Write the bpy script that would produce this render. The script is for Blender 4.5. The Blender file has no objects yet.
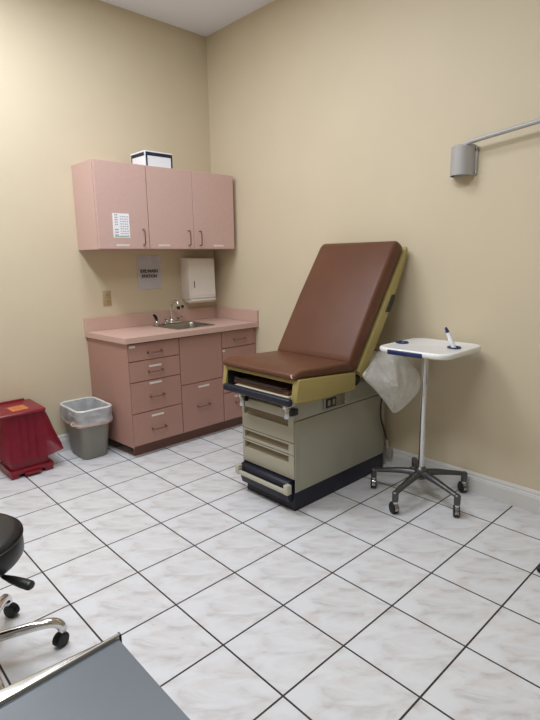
import bpy, bmesh, math, random
from mathutils import Vector, Matrix, noise
random.seed(7)
S = bpy.context.scene
COL = S.collection
V = Vector
PI = math.pi

# ------------------------------------------------------------------ materials
def lin(c):
    c = c / 255.0
    return c / 12.92 if c <= 0.04045 else ((c + 0.055) / 1.055) ** 2.4

def rgb(r, g, b):
    return (lin(r), lin(g), lin(b), 1.0)

def nodemat(name):
    m = bpy.data.materials.new(name)
    m.use_nodes = True
    nt = m.node_tree
    b = nt.nodes['Principled BSDF']
    return m, nt, b

def mat(name, col, rough=0.5, metal=0.0, var=0.0, vscale=8.0, bump=0.0, bscale=200.0, coat=0.0, spec=0.5):
    """procedural principled material: optional colour mottling and fine bump"""
    m, nt, b = nodemat(name)
    b.inputs['Base Color'].default_value = col
    b.inputs['Roughness'].default_value = rough
    b.inputs['Metallic'].default_value = metal
    b.inputs['Coat Weight'].default_value = coat
    b.inputs['Specular IOR Level'].default_value = spec
    tc = nt.nodes.new('ShaderNodeTexCoord')
    if var > 0:
        n = nt.nodes.new('ShaderNodeTexNoise')
        n.inputs['Scale'].default_value = vscale
        n.inputs['Detail'].default_value = 4
        nt.links.new(tc.outputs['Object'], n.inputs['Vector'])
        r = nt.nodes.new('ShaderNodeValToRGB')
        r.color_ramp.elements[0].position = 0.3
        r.color_ramp.elements[1].position = 0.7
        r.color_ramp.elements[0].color = tuple(c * (1 - var) for c in col[:3]) + (1,)
        r.color_ramp.elements[1].color = tuple(min(1, c * (1 + var)) for c in col[:3]) + (1,)
        nt.links.new(n.outputs['Fac'], r.inputs['Fac'])
        nt.links.new(r.outputs['Color'], b.inputs['Base Color'])
    if bump > 0:
        n2 = nt.nodes.new('ShaderNodeTexNoise')
        n2.inputs['Scale'].default_value = bscale
        n2.inputs['Detail'].default_value = 3
        nt.links.new(tc.outputs['Object'], n2.inputs['Vector'])
        bp = nt.nodes.new('ShaderNodeBump')
        bp.inputs['Strength'].default_value = bump
        bp.inputs['Distance'].default_value = 0.002
        nt.links.new(n2.outputs['Fac'], bp.inputs['Height'])
        nt.links.new(bp.outputs['Normal'], b.inputs['Normal'])
    return m

def film(name, col, opacity, rough=0.35, crumple=0.3, var=0.12):
    """thin plastic film: partly see-through, partly translucent"""
    m = bpy.data.materials.new(name)
    m.use_nodes = True
    nt = m.node_tree
    nt.nodes.clear()
    out = nt.nodes.new('ShaderNodeOutputMaterial')
    tr = nt.nodes.new('ShaderNodeBsdfTransparent')
    tr.inputs['Color'].default_value = tuple(0.5 + 0.5 * c for c in col[:3]) + (1,)
    pb = nt.nodes.new('ShaderNodeBsdfPrincipled')
    pb.inputs['Base Color'].default_value = col
    pb.inputs['Roughness'].default_value = rough
    nb = nt.nodes.new('ShaderNodeTexNoise'); nb.inputs['Scale'].default_value = 26; nb.inputs['Detail'].default_value = 2
    tcb = nt.nodes.new('ShaderNodeTexCoord'); nt.links.new(tcb.outputs['Object'], nb.inputs['Vector'])
    bpb = nt.nodes.new('ShaderNodeBump'); bpb.inputs['Strength'].default_value = crumple; bpb.inputs['Distance'].default_value = 0.012
    nt.links.new(nb.outputs['Fac'], bpb.inputs['Height']); nt.links.new(bpb.outputs['Normal'], pb.inputs['Normal'])
    tl = nt.nodes.new('ShaderNodeBsdfTranslucent')
    tl.inputs['Color'].default_value = col
    m1 = nt.nodes.new('ShaderNodeMixShader')
    m1.inputs['Fac'].default_value = 0.3
    nt.links.new(pb.outputs[0], m1.inputs[1])
    nt.links.new(tl.outputs[0], m1.inputs[2])
    n = nt.nodes.new('ShaderNodeTexNoise')
    n.inputs['Scale'].default_value = 14
    n.inputs['Detail'].default_value = 3
    tc = nt.nodes.new('ShaderNodeTexCoord')
    nt.links.new(tc.outputs['Object'], n.inputs['Vector'])
    mr = nt.nodes.new('ShaderNodeMapRange')
    mr.inputs['From Min'].default_value = 0.3
    mr.inputs['From Max'].default_value = 0.7
    mr.inputs['To Min'].default_value = max(0, opacity - var)
    mr.inputs['To Max'].default_value = min(1, opacity + var)
    nt.links.new(n.outputs['Fac'], mr.inputs['Value'])
    m2 = nt.nodes.new('ShaderNodeMixShader')
    nt.links.new(mr.outputs[0], m2.inputs['Fac'])
    nt.links.new(tr.outputs[0], m2.inputs[1])
    nt.links.new(m1.outputs[0], m2.inputs[2])
    nt.links.new(m2.outputs[0], out.inputs['Surface'])
    return m

TILE = 0.325
OX, OY = -4.897 * TILE, -5.646 * TILE      # a crossing of two grout lines

def floor_mat():
    m, nt, b = nodemat('marbled_tile')
    L = nt.links
    geo = nt.nodes.new('ShaderNodeNewGeometry')
    mp = nt.nodes.new('ShaderNodeVectorMath'); mp.operation = 'SUBTRACT'
    mp.inputs[1].default_value = (OX, OY, 0)
    L.new(geo.outputs['Position'], mp.inputs[0])
    dv = nt.nodes.new('ShaderNodeVectorMath'); dv.operation = 'SCALE'
    dv.inputs['Scale'].default_value = 1 / TILE
    L.new(mp.outputs[0], dv.inputs[0])
    fr = nt.nodes.new('ShaderNodeVectorMath'); fr.operation = 'FRACTION'
    L.new(dv.outputs[0], fr.inputs[0])
    fl = nt.nodes.new('ShaderNodeVectorMath'); fl.operation = 'FLOOR'
    L.new(dv.outputs[0], fl.inputs[0])
    sx = nt.nodes.new('ShaderNodeSeparateXYZ'); L.new(fr.outputs[0], sx.inputs[0])
    def math_(op, a, bb=None):
        n = nt.nodes.new('ShaderNodeMath'); n.operation = op
        for i, x in enumerate((a, bb)):
            if x is None: continue
            if isinstance(x, (int, float)): n.inputs[i].default_value = x
            else: L.new(x, n.inputs[i])
        return n.outputs[0]
    dx = math_('MINIMUM', sx.outputs[0], math_('SUBTRACT', 1.0, sx.outputs[0]))
    dy = math_('MINIMUM', sx.outputs[1], math_('SUBTRACT', 1.0, sx.outputs[1]))
    d = math_('MINIMUM', dx, dy)
    grout = math_('LESS_THAN', d, 0.0115)
    # marbling: the same printed cloud on every tile with a slight per-tile shift
    wn = nt.nodes.new('ShaderNodeTexWhiteNoise'); wn.noise_dimensions = '3D'
    L.new(fl.outputs[0], wn.inputs['Vector'])
    sc = nt.nodes.new('ShaderNodeVectorMath'); sc.operation = 'SCALE'; sc.inputs['Scale'].default_value = 0.16
    L.new(wn.outputs['Color'], sc.inputs[0])
    ad = nt.nodes.new('ShaderNodeVectorMath'); ad.operation = 'ADD'
    L.new(fr.outputs[0], ad.inputs[0]); L.new(sc.outputs[0], ad.inputs[1])
    mpg = nt.nodes.new('ShaderNodeMapping')
    mpg.vector_type = 'TEXTURE'
    mpg.inputs['Rotation'].default_value = (0, 0, math.radians(-43))
    mpg.inputs['Scale'].default_value = (1.35, 0.62, 1)
    L.new(ad.outputs[0], mpg.inputs['Vector'])
    n1 = nt.nodes.new('ShaderNodeTexNoise')
    n1.inputs['Scale'].default_value = 2.2; n1.inputs['Detail'].default_value = 6
    n1.inputs['Roughness'].default_value = 0.6; n1.inputs['Distortion'].default_value = 0.5
    L.new(mpg.outputs[0], n1.inputs['Vector'])
    r1 = nt.nodes.new('ShaderNodeValToRGB')
    e = r1.color_ramp.elements
    e[0].position = 0.32; e[0].color = rgb(186, 182, 181)
    e[1].position = 0.56; e[1].color = rgb(218, 219, 221)
    x = e.new(0.46); x.color = rgb(212, 211, 211)
    L.new(n1.outputs['Fac'], r1.inputs['Fac'])
    n2 = nt.nodes.new('ShaderNodeTexNoise'); n2.inputs['Scale'].default_value = 3.1; n2.inputs['Detail'].default_value = 3
    L.new(mpg.outputs[0], n2.inputs['Vector'])
    mr = nt.nodes.new('ShaderNodeMapRange')
    mr.inputs['From Min'].default_value = 0.52; mr.inputs['From Max'].default_value = 0.72
    mr.inputs['To Min'].default_value = 0; mr.inputs['To Max'].default_value = 0.55
    L.new(n2.outputs['Fac'], mr.inputs['Value'])
    mx = nt.nodes.new('ShaderNodeMix'); mx.data_type = 'RGBA'
    L.new(mr.outputs[0], mx.inputs['Factor']); L.new(r1.outputs['Color'], mx.inputs[6])
    mx.inputs[7].default_value = rgb(208, 199, 195)
    mg = nt.nodes.new('ShaderNodeMix'); mg.data_type = 'RGBA'
    L.new(grout, mg.inputs['Factor']); L.new(mx.outputs[2], mg.inputs[6])
    mg.inputs[7].default_value = rgb(52, 47, 45)
    L.new(mg.outputs[2], b.inputs['Base Color'])
    ro = math_('ADD', math_('MULTIPLY', grout, 0.5), 0.3)
    L.new(ro, b.inputs['Roughness'])
    bp = nt.nodes.new('ShaderNodeBump'); bp.inputs['Strength'].default_value = 0.5; bp.inputs['Distance'].default_value = 0.002
    L.new(math_('SUBTRACT', 1.0, grout), bp.inputs['Height'])
    L.new(bp.outputs['Normal'], b.inputs['Normal'])
    return m

M = {
 'wall': mat('beige_wall_paint', rgb(208, 194, 166), 0.6, var=0.02, vscale=2, bump=0.12, bscale=180),
 'ceiling': mat('ceiling_paint', rgb(238, 240, 249), 0.8, bump=0.1, bscale=120),
 'trim': mat('white_trim_paint', rgb(214, 212, 208), 0.4),
 'rose_lit': mat('rose_laminate_lit', rgb(203, 170, 160), 0.42, var=0.03, vscale=60, bump=0.03, bscale=600),  # same laminate as below, lightened to paint in stronger light up high
 'rose': mat('rose_laminate_shaded', rgb(172, 131, 118), 0.42, var=0.03, vscale=60, bump=0.03, bscale=600),  # base cabinet copy of the laminate, darkened to paint in the dimmer light
 'rose_gap_shade': mat('rail_gap_shade', rgb(70, 42, 36), 0.7),  # rail tone darkened so the drawer gaps have painted shade
 'rose_toe_shade': mat('rose_laminate_toe_shade', rgb(118, 82, 72), 0.6),  # laminate darkened in colour for the shade of the toe-kick recess
 'rose_top': mat('rose_worktop_laminate', rgb(200, 167, 153), 0.38, var=0.04, vscale=120),
 'pull': mat('bronze_pull', rgb(138, 112, 101), 0.35, 0.75),
 'strip': mat('label_tape', rgb(225, 215, 208), 0.5),
 'paper': mat('white_paper', rgb(242, 240, 243), 0.7, var=0.01),
 'ink': mat('black_ink', rgb(38, 38, 44), 0.7),
 'inkgrey': mat('grey_ink', rgb(160, 168, 175), 0.7),
 'inkgreen': mat('pale_green_ink', rgb(165, 190, 175), 0.7),
 'steel': mat('brushed_steel', rgb(150, 148, 140), 0.3, 0.95, var=0.06, vscale=40),
 'chrome': mat('chrome', rgb(215, 215, 216), 0.09, 1.0),
 'chrome_soft': mat('satin_chrome', rgb(190, 190, 190), 0.22, 1.0),
 'white_plastic': mat('white_plastic', rgb(232, 231, 227), 0.3, coat=0.2),
 'disp': mat('dispenser_white_enamel', rgb(236, 231, 222), 0.35),
 'navy': mat('navy_plastic', rgb(30, 42, 88), 0.35),
 'navy_dark': mat('dark_navy_rubber', rgb(15, 18, 38), 0.5, bump=0.1, bscale=300),
 'navy_card': mat('navy_card', rgb(20, 28, 50), 0.5),
 'card': mat('white_card', rgb(232, 234, 238), 0.5),
 'brown': mat('brown_vinyl', rgb(97, 61, 43), 0.42, var=0.08, vscale=5, bump=0.12, bscale=260, spec=0.3),
 'mustard': mat('mustard_shell_plastic', rgb(163, 147, 88), 0.45, var=0.02, vscale=10),
 'putty': mat('putty_enamel', rgb(156, 154, 138), 0.4, var=0.02, vscale=8),
 'putty_front': mat('putty_drawer_front', rgb(166, 160, 141), 0.42),
 'recess': mat('pull_recess_brown', rgb(120, 106, 86), 0.5),
 'cream': mat('cream_handle_plastic', rgb(184, 180, 162), 0.4),
 'black': mat('black_plastic', rgb(22, 22, 24), 0.4),
 'rubber': mat('black_rubber', rgb(18, 18, 20), 0.55),
 'blackvinyl': mat('black_vinyl', rgb(15, 15, 21), 0.36, bump=0.15, bscale=300),
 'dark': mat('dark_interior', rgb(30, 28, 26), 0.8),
 'board': mat('brown_board', rgb(92, 58, 42), 0.5),
 'ivory': mat('ivory_plastic', rgb(205, 196, 170), 0.4),
 'castmetal': mat('cast_grey_metal', rgb(92, 90, 90), 0.34, 0.75, var=0.05, vscale=30),
 'bin': mat('grey_bin_plastic', rgb(132, 130, 122), 0.5, bump=0.05, bscale=200),
 'liner': film('clear_liner_film', rgb(248, 250, 253), 0.50, 0.12),
 'hem': film('peach_drawstring_film', rgb(246, 220, 207), 0.62),
 'bag': film('white_bag_film', rgb(246, 244, 238), 0.78, 0.22),
 'redfilm': film('red_liner_film', rgb(160, 28, 54), 0.70, 0.3, 0.05, 0.05),
 'red': mat('red_bin_plastic', rgb(124, 20, 34), 0.35, var=0.04, vscale=12),
 'orange': mat('orange_sticker', rgb(196, 112, 60), 0.5),
 'sconce': mat('grey_enamel', rgb(176, 174, 171), 0.4, 0.1),
 'outlet': mat('tan_outlet_plate', rgb(172, 150, 112), 0.45),
 'slate': mat('slate_grey_vinyl', rgb(90, 97, 102), 0.36, var=0.03, vscale=3, bump=0.05, bscale=300),
 'rail': mat('polished_rail', rgb(190, 188, 182), 0.22, 1.0),
 'fixture': mat('fixture_white', rgb(235, 235, 235), 0.5),
 'plug': mat('grey_plug', rgb(150, 146, 138), 0.5),
 'seatblue': mat('blue_chair_fabric', rgb(62, 70, 92), 0.8, bump=0.3, bscale=300),
 'floor': floor_mat(),
}

# ------------------------------------------------------------------ mesh helpers (all in world coordinates)
def box(bm, x0, x1, y0, y1, z0, z1, r=0.0, seg=2, T=None):
    m = Matrix.Translation(((x0+x1)/2, (y0+y1)/2, (z0+z1)/2)) @ Matrix.Diagonal((abs(x1-x0), abs(y1-y0), abs(z1-z0), 1))
    g = bmesh.ops.create_cube(bm, size=1.0, matrix=m)
    vs = g['verts']
    if r > 0:
        es = list({e for v in vs for e in v.link_edges})
        g2 = bmesh.ops.bevel(bm, geom=es, offset=min(r, 0.49*min(abs(x1-x0), abs(y1-y0), abs(z1-z0))), segments=seg, affect='EDGES', profile=0.5)
        vs = list({v for f in g2['faces'] for v in f.verts} | {v for v in vs if v.is_valid})
    if T is not None:
        bmesh.ops.transform(bm, matrix=T, verts=vs)
    return bm

def prism(bm, pts, axis, lo, hi, r=0.0, seg=2):
    """outline pts in the plane across axis ('x': (y,z), 'y': (x,z), 'z': (x,y)), extruded lo..hi"""
    def mk(p, t):
        return {'x': (t, p[0], p[1]), 'y': (p[0], t, p[1]), 'z': (p[0], p[1], t)}[axis]
    a = [bm.verts.new(mk(p, lo)) for p in pts]
    b = [bm.verts.new(mk(p, hi)) for p in pts]
    fs = [bm.faces.new(a), bm.faces.new(b[::-1])]
    n = len(pts)
    for i in range(n):
        fs.append(bm.faces.new((a[i], b[i], b[(i+1) % n], a[(i+1) % n])))
    bmesh.ops.recalc_face_normals(bm, faces=fs)
    if r > 0:
        es = list({e for f in fs for e in f.edges if len(e.link_faces) == 2 and e.calc_face_angle(0) > 0.35})
        bmesh.ops.bevel(bm, geom=es, offset=r, segments=seg, affect='EDGES', profile=0.5)
    return bm

def catmull(pts, n=6):
    pts = [V(p) for p in pts]
    if len(pts) < 3: return pts
    out = []
    P = [pts[0]*2-pts[1]] + pts + [pts[-1]*2-pts[-2]]
    for i in range(1, len(P)-2):
        a, b, c, d = P[i-1:i+3]
        for k in range(n):
            t = k/n
            out.append(0.5*((2*b)+(c-a)*t+(2*a-5*b+4*c-d)*t*t+(3*b-a-3*c+d)*t**3))
    out.append(pts[-1])
    return out

def tube(bm, pts, r, n=10, smooth=0, flat=1.0, up=None):
    """swept tube; r a number or a list along pts; flat squashes it along the vertical"""
    rs = r if isinstance(r, (list, tuple)) else None
    base = [V(p) for p in pts]
    P = catmull(base, smooth) if smooth else base
    def rad(i):
        if rs is None: return r
        t = i/(len(P)-1)*(len(rs)-1); k = min(int(t), len(rs)-2)
        return rs[k] + (rs[k+1]-rs[k])*(t-k)
    rings = []
    nrm = None
    for i, p in enumerate(P):
        t = ((P[min(i+1, len(P)-1)] - P[max(i-1, 0)])).normalized()
        if nrm is None:
            h = V((0, 0, 1)) if abs(t.z) < 0.9 else V((1, 0, 0))
            nrm = (h - t*h.dot(t)).normalized()
        else:
            nrm = (nrm - t*nrm.dot(t)).normalized()
        bn = t.cross(nrm)
        rr = rad(i)
        rings.append([bm.verts.new(p + nrm*math.cos(2*PI*k/n)*rr*flat + bn*math.sin(2*PI*k/n)*rr) for k in range(n)])
    fs = []
    for a, b in zip(rings, rings[1:]):
        for k in range(n):
            fs.append(bm.faces.new((a[k], a[(k+1) % n], b[(k+1) % n], b[k])))
    fs.append(bm.faces.new(rings[0][::-1])); fs.append(bm.faces.new(rings[-1]))
    bmesh.ops.recalc_face_normals(bm, faces=fs)
    return bm

def lathe(bm, prof, c, n=32, axis=V((0, 0, 1))):
    """profile of (radius, height) turned about axis through c"""
    axis = V(axis).normalized()
    q = V((0, 0, 1)).rotation_difference(axis)
    rings = []
    for r, z in prof:
        if r < 1e-5:
            rings.append([bm.verts.new(V(c) + q @ V((0, 0, z)))])
        else:
            rings.append([bm.verts.new(V(c) + q @ V((r*math.cos(2*PI*k/n), r*math.sin(2*PI*k/n), z))) for k in range(n)])
    fs = []
    for a, b in zip(rings, rings[1:]):
        for k in range(n):
            k2 = (k+1) % n
            if len(a) == 1 and len(b) == 1: continue
            if len(a) == 1: fs.append(bm.faces.new((a[0], b[k2], b[k])))
            elif len(b) == 1: fs.append(bm.faces.new((a[k], a[k2], b[0])))
            else: fs.append(bm.faces.new((a[k], a[k2], b[k2], b[k])))
    if len(rings[0]) > 1: fs.append(bm.faces.new(rings[0][::-1]))
    if len(rings[-1]) > 1: fs.append(bm.faces.new(rings[-1]))
    bmesh.ops.recalc_face_normals(bm, faces=fs)
    return bm

def skin_loops(bm, loops, cap0=False, cap1=False):
    R = [[bm.verts.new(p) for p in lp] for lp in loops]
    fs = []
    n = len(R[0])
    for a, b in zip(R, R[1:]):
        for k in range(n):
            fs.append(bm.faces.new((a[k], a[(k+1) % n], b[(k+1) % n], b[k])))
    if cap0: fs.append(bm.faces.new(R[0][::-1]))
    if cap1: fs.append(bm.faces.new(R[-1]))
    bmesh.ops.recalc_face_normals(bm, faces=fs)
    return bm

def rrect(cx, cy, w, d, r, z, n=6, amp=0.0, seed=0.0):
    """rounded rectangle loop in plan"""
    pts = []
    for q, (sx, sy) in enumerate(((1, 1), (-1, 1), (-1, -1), (1, -1))):
        for k in range(n+1):
            a = q*PI/2 + k*PI/2/n
            pts.append(V((cx + sx*(w/2-r) + r*math.cos(a), cy + sy*(d/2-r) + r*math.sin(a), z)))
    # even out the long sides
    out = []
    for i, p in enumerate(pts):
        q = pts[(i+1) % len(pts)]
        out.append(p)
        m = int((q-p).length/0.03)
        for k in range(1, m):
            out.append(p.lerp(q, k/m))
    if amp:
        for p in out:
            o = noise.noise_vector(p*9 + V((seed, seed*2, 0)))
            p.x += o.x*amp; p.y += o.y*amp; p.z += o.z*amp
    return out

def B(): return bmesh.new()

# ------------------------------------------------------------------ objects
def wloc(o):
    p = V((0, 0, 0))
    while o is not None:
        p += o.location; o = o.parent
    return p

def obj(name, bm, m, parent=None, loc=None, smooth=True, angle=35, label=None):
    """link one mesh object; its origin is loc (world) or the parent's origin"""
    w = V(loc) if loc is not None else (wloc(parent) if parent else V((0, 0, 0)))
    bmesh.ops.translate(bm, verts=bm.verts, vec=-w)
    me = bpy.data.meshes.new(name)
    bm.to_mesh(me); bm.free()
    me.materials.append(m)
    if smooth:
        for p in me.polygons: p.use_smooth = True
        me.set_sharp_from_angle(angle=math.radians(angle))
    o = bpy.data.objects.new(name, me)
    COL.objects.link(o)
    if parent:
        o.parent = parent
        o.location = w - wloc(parent)
    else:
        o.location = w
    if label: o['label'] = label
    return o

def thing(name, label, cat, loc, group=None):
    o = bpy.data.objects.new(name, None)
    o.empty_display_size = 0.1
    COL.objects.link(o)
    o.location = loc
    tag(o, label, cat, group)
    return o

def tag(o, label, cat, group=None):
    o['label'] = label; o['category'] = cat
    if group: o['group'] = group
    return o

def struct(name, bm, m, label, smooth=False):
    o = obj(name, bm, m, smooth=smooth)
    o['kind'] = 'structure'; o['label'] = label; o['category'] = name.split('_')[0]
    return o

def text_bm(body, size, T, extrude=0.0006, offset=0.0):
    cu = bpy.data.curves.new('lettering', 'FONT')
    cu.body = body; cu.size = size; cu.align_x = 'CENTER'; cu.align_y = 'CENTER'
    cu.extrude = extrude; cu.offset = offset; cu.resolution_u = 3
    o = bpy.data.objects.new('lettering', cu)
    COL.objects.link(o)
    dg = bpy.context.evaluated_depsgraph_get()
    me = bpy.data.meshes.new_from_object(o.evaluated_get(dg))
    bm = B(); bm.from_mesh(me)
    bmesh.ops.transform(bm, matrix=T, verts=bm.verts)
    bpy.data.objects.remove(o); bpy.data.curves.remove(cu); bpy.data.meshes.remove(me)
    return bm

# ------------------------------------------------------------------ the room
RX0, RY0, H = -4.3, -5.6, 3.315
WT = 0.12
struct('floor', box(B(), RX0-WT, WT, RY0-WT, WT, -0.1, 0), M['floor'], 'white marbled floor tiles with dark grout lines')
struct('ceiling', box(B(), RX0-WT, WT, RY0-WT, WT, H, H+0.1), M['ceiling'], 'pale grey ceiling, a corner of it at the top')
struct('wall_back', box(B(), RX0-WT, WT, 0, WT, 0, H), M['wall'], 'beige wall behind the rose cabinets')
struct('wall_right', box(B(), 0, WT, RY0, 0, 0, H), M['wall'], 'beige wall behind the examination table')
struct('wall_left', box(B(), RX0-WT, RX0, RY0, 0, 0, H), M['wall'], 'beige wall left of the camera')
struct('wall_front', box(B(), RX0-WT, WT, RY0-WT, RY0, 0, H), M['wall'], 'beige wall behind the camera')
BB = [(0, 0), (0.016, 0), (0.016, 0.088), (0.013, 0.094), (0.013, 0.100), (0.009, 0.106), (0.009, 0.118), (0.004, 0.130), (0, 0.132)]
struct('baseboard_right', prism(B(), [(-a, b) for a, b in BB], 'y', RY0, -0.60), M['trim'], 'white moulded baseboard along the right wall')
struct('baseboard_back', prism(B(), [(-a, b) for a, b in BB], 'x', RX0, -1.275), M['trim'], 'white moulded baseboard behind the two bins')

# ------------------------------------------------------------------ upper cabinets
def wire_pull(p0, p1, out, r=0.0045, w=0.03):
    """bent wire pull between p0 and p1 standing off along out"""
    p0, p1, out = V(p0), V(p1), V(out)
    d = (p1-p0)
    return tube(B(), [p0, p0+out*w*0.75, p0+out*w+d*0.1, p0+out*w*1.08+d*0.5, p1+out*w-d*0.1, p1+out*w*0.75, p1], r, 8, smooth=4)

UZ0, UZ1 = 1.532, 2.138
UF = -0.352            # front face of the doors
FWD = V((0, -1, 0))

def cab_shell(bm, x0, x1, y0, z0, z1, t=0.018, top=True):
    box(bm, x0, x0+t, y0, -0.002, z0, z1); box(bm, x1-t, x1, y0, -0.002, z0, z1)
    box(bm, x0+t, x1-t, y0, -0.002, z0, z0+t)
    if top: box(bm, x0+t, x1-t, y0, -0.002, z1-t, z1)
    box(bm, x0+t, x1-t, -0.012, -0.002, z0+t, z1-t)
    return bm

def upper_unit(x0, x1, label, doors):
    u = thing('wall_cabinet', label, 'cabinet', ((x0+x1)/2, -0.18, UZ0), 'wall cabinets over the sink')
    obj('body', cab_shell(B(), x0, x1, UF+0.022, UZ0, UZ1), M['rose_lit'], u, smooth=False)
    out = []
    for (a, b, hx, lx) in doors:
        d = obj('door', box(B(), a, b, UF, UF+0.019, UZ0+0.002, UZ1-0.001, 0.0015, 1), M['rose_lit'], u, smooth=False)
        obj('handle', wire_pull((hx, UF, 1.562), (hx, UF, 1.674), FWD), M['pull'], d)
        s = B(); box(s, lx-0.052, lx+0.052, UF-0.0012, UF, 1.553, 1.567)
        obj('label_strip', s, M['strip'], d, smooth=False)
        out.append(d)
    return u, out

u1, d1 = upper_unit(-1.278, -0.872, 'rose laminate single-door wall cabinet, leftmost, a printed sheet taped to its door',
                    [(-1.276, -0.8745, -0.925, -1.093)])
u2, d2 = upper_unit(-0.871, -0.037, 'rose laminate double-door wall cabinet on the right, above the towel dispenser',
                    [(-0.8685, -0.4635, -0.517, -0.745), (-0.4605, -0.041, -0.408, -0.215)])
fil = B(); box(fil, -0.0365, -0.0005, UF+0.05, UF+0.07, UZ0, UZ1)
obj('filler_strip', fil, M['rose_lit'], u2, smooth=False)

# printed sheet taped to the first door
pr = thing('printed_sheet', 'small printed sheet taped low on the leftmost wall cabinet door', 'paper', (-1.097, UF, 1.612))
obj('sheet', box(B(), -1.162, -1.032, UF-0.0016, UF-0.0002, 1.612, 1.784), M['paper'], pr, smooth=False)
b = B()
for k in range(5):                                  # dark symbols down the left column
    zc = 1.772 - k*0.017
    lathe(b, [(0.0052, 0), (0.0052, 0.0006), (0, 0.0006)], (-1.142, UF-0.0016, zc), 12, (0, -1, 0)); box(b, -1.134, -1.124, UF-0.0022, UF-0.0016, zc-0.004, zc+0.004)
obj('printed_symbols', b, M['inkgrey'], pr, smooth=False)
b = B()
for k in range(4):
    x = -1.105 + k*0.017
    for j in range(9):
        box(b, x, x+0.010+0.003*((j*7+k) % 2), UF-0.0022, UF-0.0016, 1.622+j*0.017, 1.628+j*0.017)
for k in range(3):
    box(b, -1.150, -1.122, UF-0.0022, UF-0.0016, 1.628+k*0.019, 1.636+k*0.019)
obj('printed_rows', b, M['inkgrey'], pr, smooth=False)
obj('green_band', box(B(), -1.154, -1.040, UF-0.0020, UF-0.0016, 1.617, 1.6265), M['inkgreen'], pr, smooth=False, label='pale green printed band')

# box lying on the wall cabinets
bx = thing('storage_box', 'white cardboard box with navy edging on top of the wall cabinets', 'box', (-0.73, -0.21, UZ1))
obj('carton', box(B(), -0.848, -0.607, -0.313, -0.105, UZ1, 2.252, 0.002, 1), M['card'], bx, smooth=False)
b = B()
e = 0.0012
for (x0, x1) in ((-0.8395, -0.826), (-0.622, -0.6085)):
    box(b, x0, x1, -0.313-e, -0.313, UZ1+0.002, 2.243)
box(b, -0.826, -0.622, -0.313-e, -0.313, 2.218, 2.243)
box(b, -0.848-e, -0.848, -0.305, -0.113, 2.215, 2.240)
box(b, -0.848-e, -0.848, -0.126, -0.113, UZ1+0.002, 2.215)
obj('navy_border', b, M['navy_card'], bx, smooth=False, label='navy printed border')

# ------------------------------------------------------------------ things on the wall over the worktop
sg = thing('paper_sign', 'white paper notice reading EYE WASH STATION on the wall under the cabinets', 'sign', (-0.688, -0.001, 1.212))
b = B()
nx, nz = 8, 10
grid = [[b.verts.new((-0.799+0.224*i/nx, -0.003-0.002*math.sin(i*0.9+j*0.5)-(0.004 if j == 0 else 0), 1.212+0.277*j/nz)) for i in range(nx+1)] for j in range(nz+1)]
for j in range(nz):
    for i in range(nx):
        b.faces.new((grid[j][i], grid[j][i+1], grid[j+1][i+1], grid[j+1][i]))
bmesh.ops.solidify(b, geom=b.faces[:], thickness=0.0006)
obj('sheet', b, M['paper'], sg)
def sign_T(x, y, z): return Matrix.Translation((x, y, z)) @ Matrix.Rotation(PI/2, 4, 'X')
obj('lettering', text_bm('EYE WASH', 0.0345, sign_T(-0.690, -0.0068, 1.358), offset=0.0009), M['ink'], sg, smooth=False)
obj('lettering', text_bm('STATION', 0.0345, sign_T(-0.690, -0.0068, 1.316), offset=0.0009), M['ink'], sg, smooth=False)

ol = thing('wall_outlet', 'tan duplex wall outlet above the left end of the worktop', 'outlet', (-1.082, 0, 1.157))
obj('cover_plate', box(B(), -1.117, -1.047, -0.006, 0, 1.098, 1.216, 0.003), M['outlet'], ol)
for zz in (1.133, 1.181):
    s = obj('socket', box(B(), -1.098, -1.066, -0.0085, -0.006, zz-0.014, zz+0.014, 0.004), M['outlet'], ol)
    for xs in (-1.090, -1.077):
        obj('slot', box(B(), xs, xs+0.003, -0.0092, -0.0085, zz-0.004, zz+0.008), M['dark'], s, smooth=False)

td = thing('towel_dispenser', 'white metal paper towel dispenser on the wall under the cabinets', 'dispenser', (-0.235, 0, 1.08))
prof = [(0.0006, 1.105), (0.0006, 1.466), (-0.112, 1.462), (-0.122, 1.452), (-0.128, 1.118), (-0.118, 1.105)]
obj('case', prism(B(), prof, 'x', -0.374, -0.094, 0.004), M['disp'], td)
dd = obj('front_door', prism(B(), [(-0.121, 1.440), (-0.127, 1.135), (-0.131, 1.135), (-0.125, 1.440)], 'x', -0.365, -0.103, 0.0015, 1), M['disp'], td)
obj('lock_slot', box(B(), -0.328, -0.322, -0.1325, -0.127, 1.204, 1.264), M['ink'], dd, smooth=False)
obj('tear_edge', prism(B(), [(-0.02, 1.104), (-0.13, 1.104), (-0.142, 1.098), (-0.137, 1.086), (-0.108, 1.070), (-0.03, 1.080)], 'x', -0.368, -0.100, 0.003), M['disp'], td)

# ------------------------------------------------------------------ base cabinets, worktop, sink
BF = -0.559
BZ0, BZ1 = 0.096, 0.864

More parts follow.
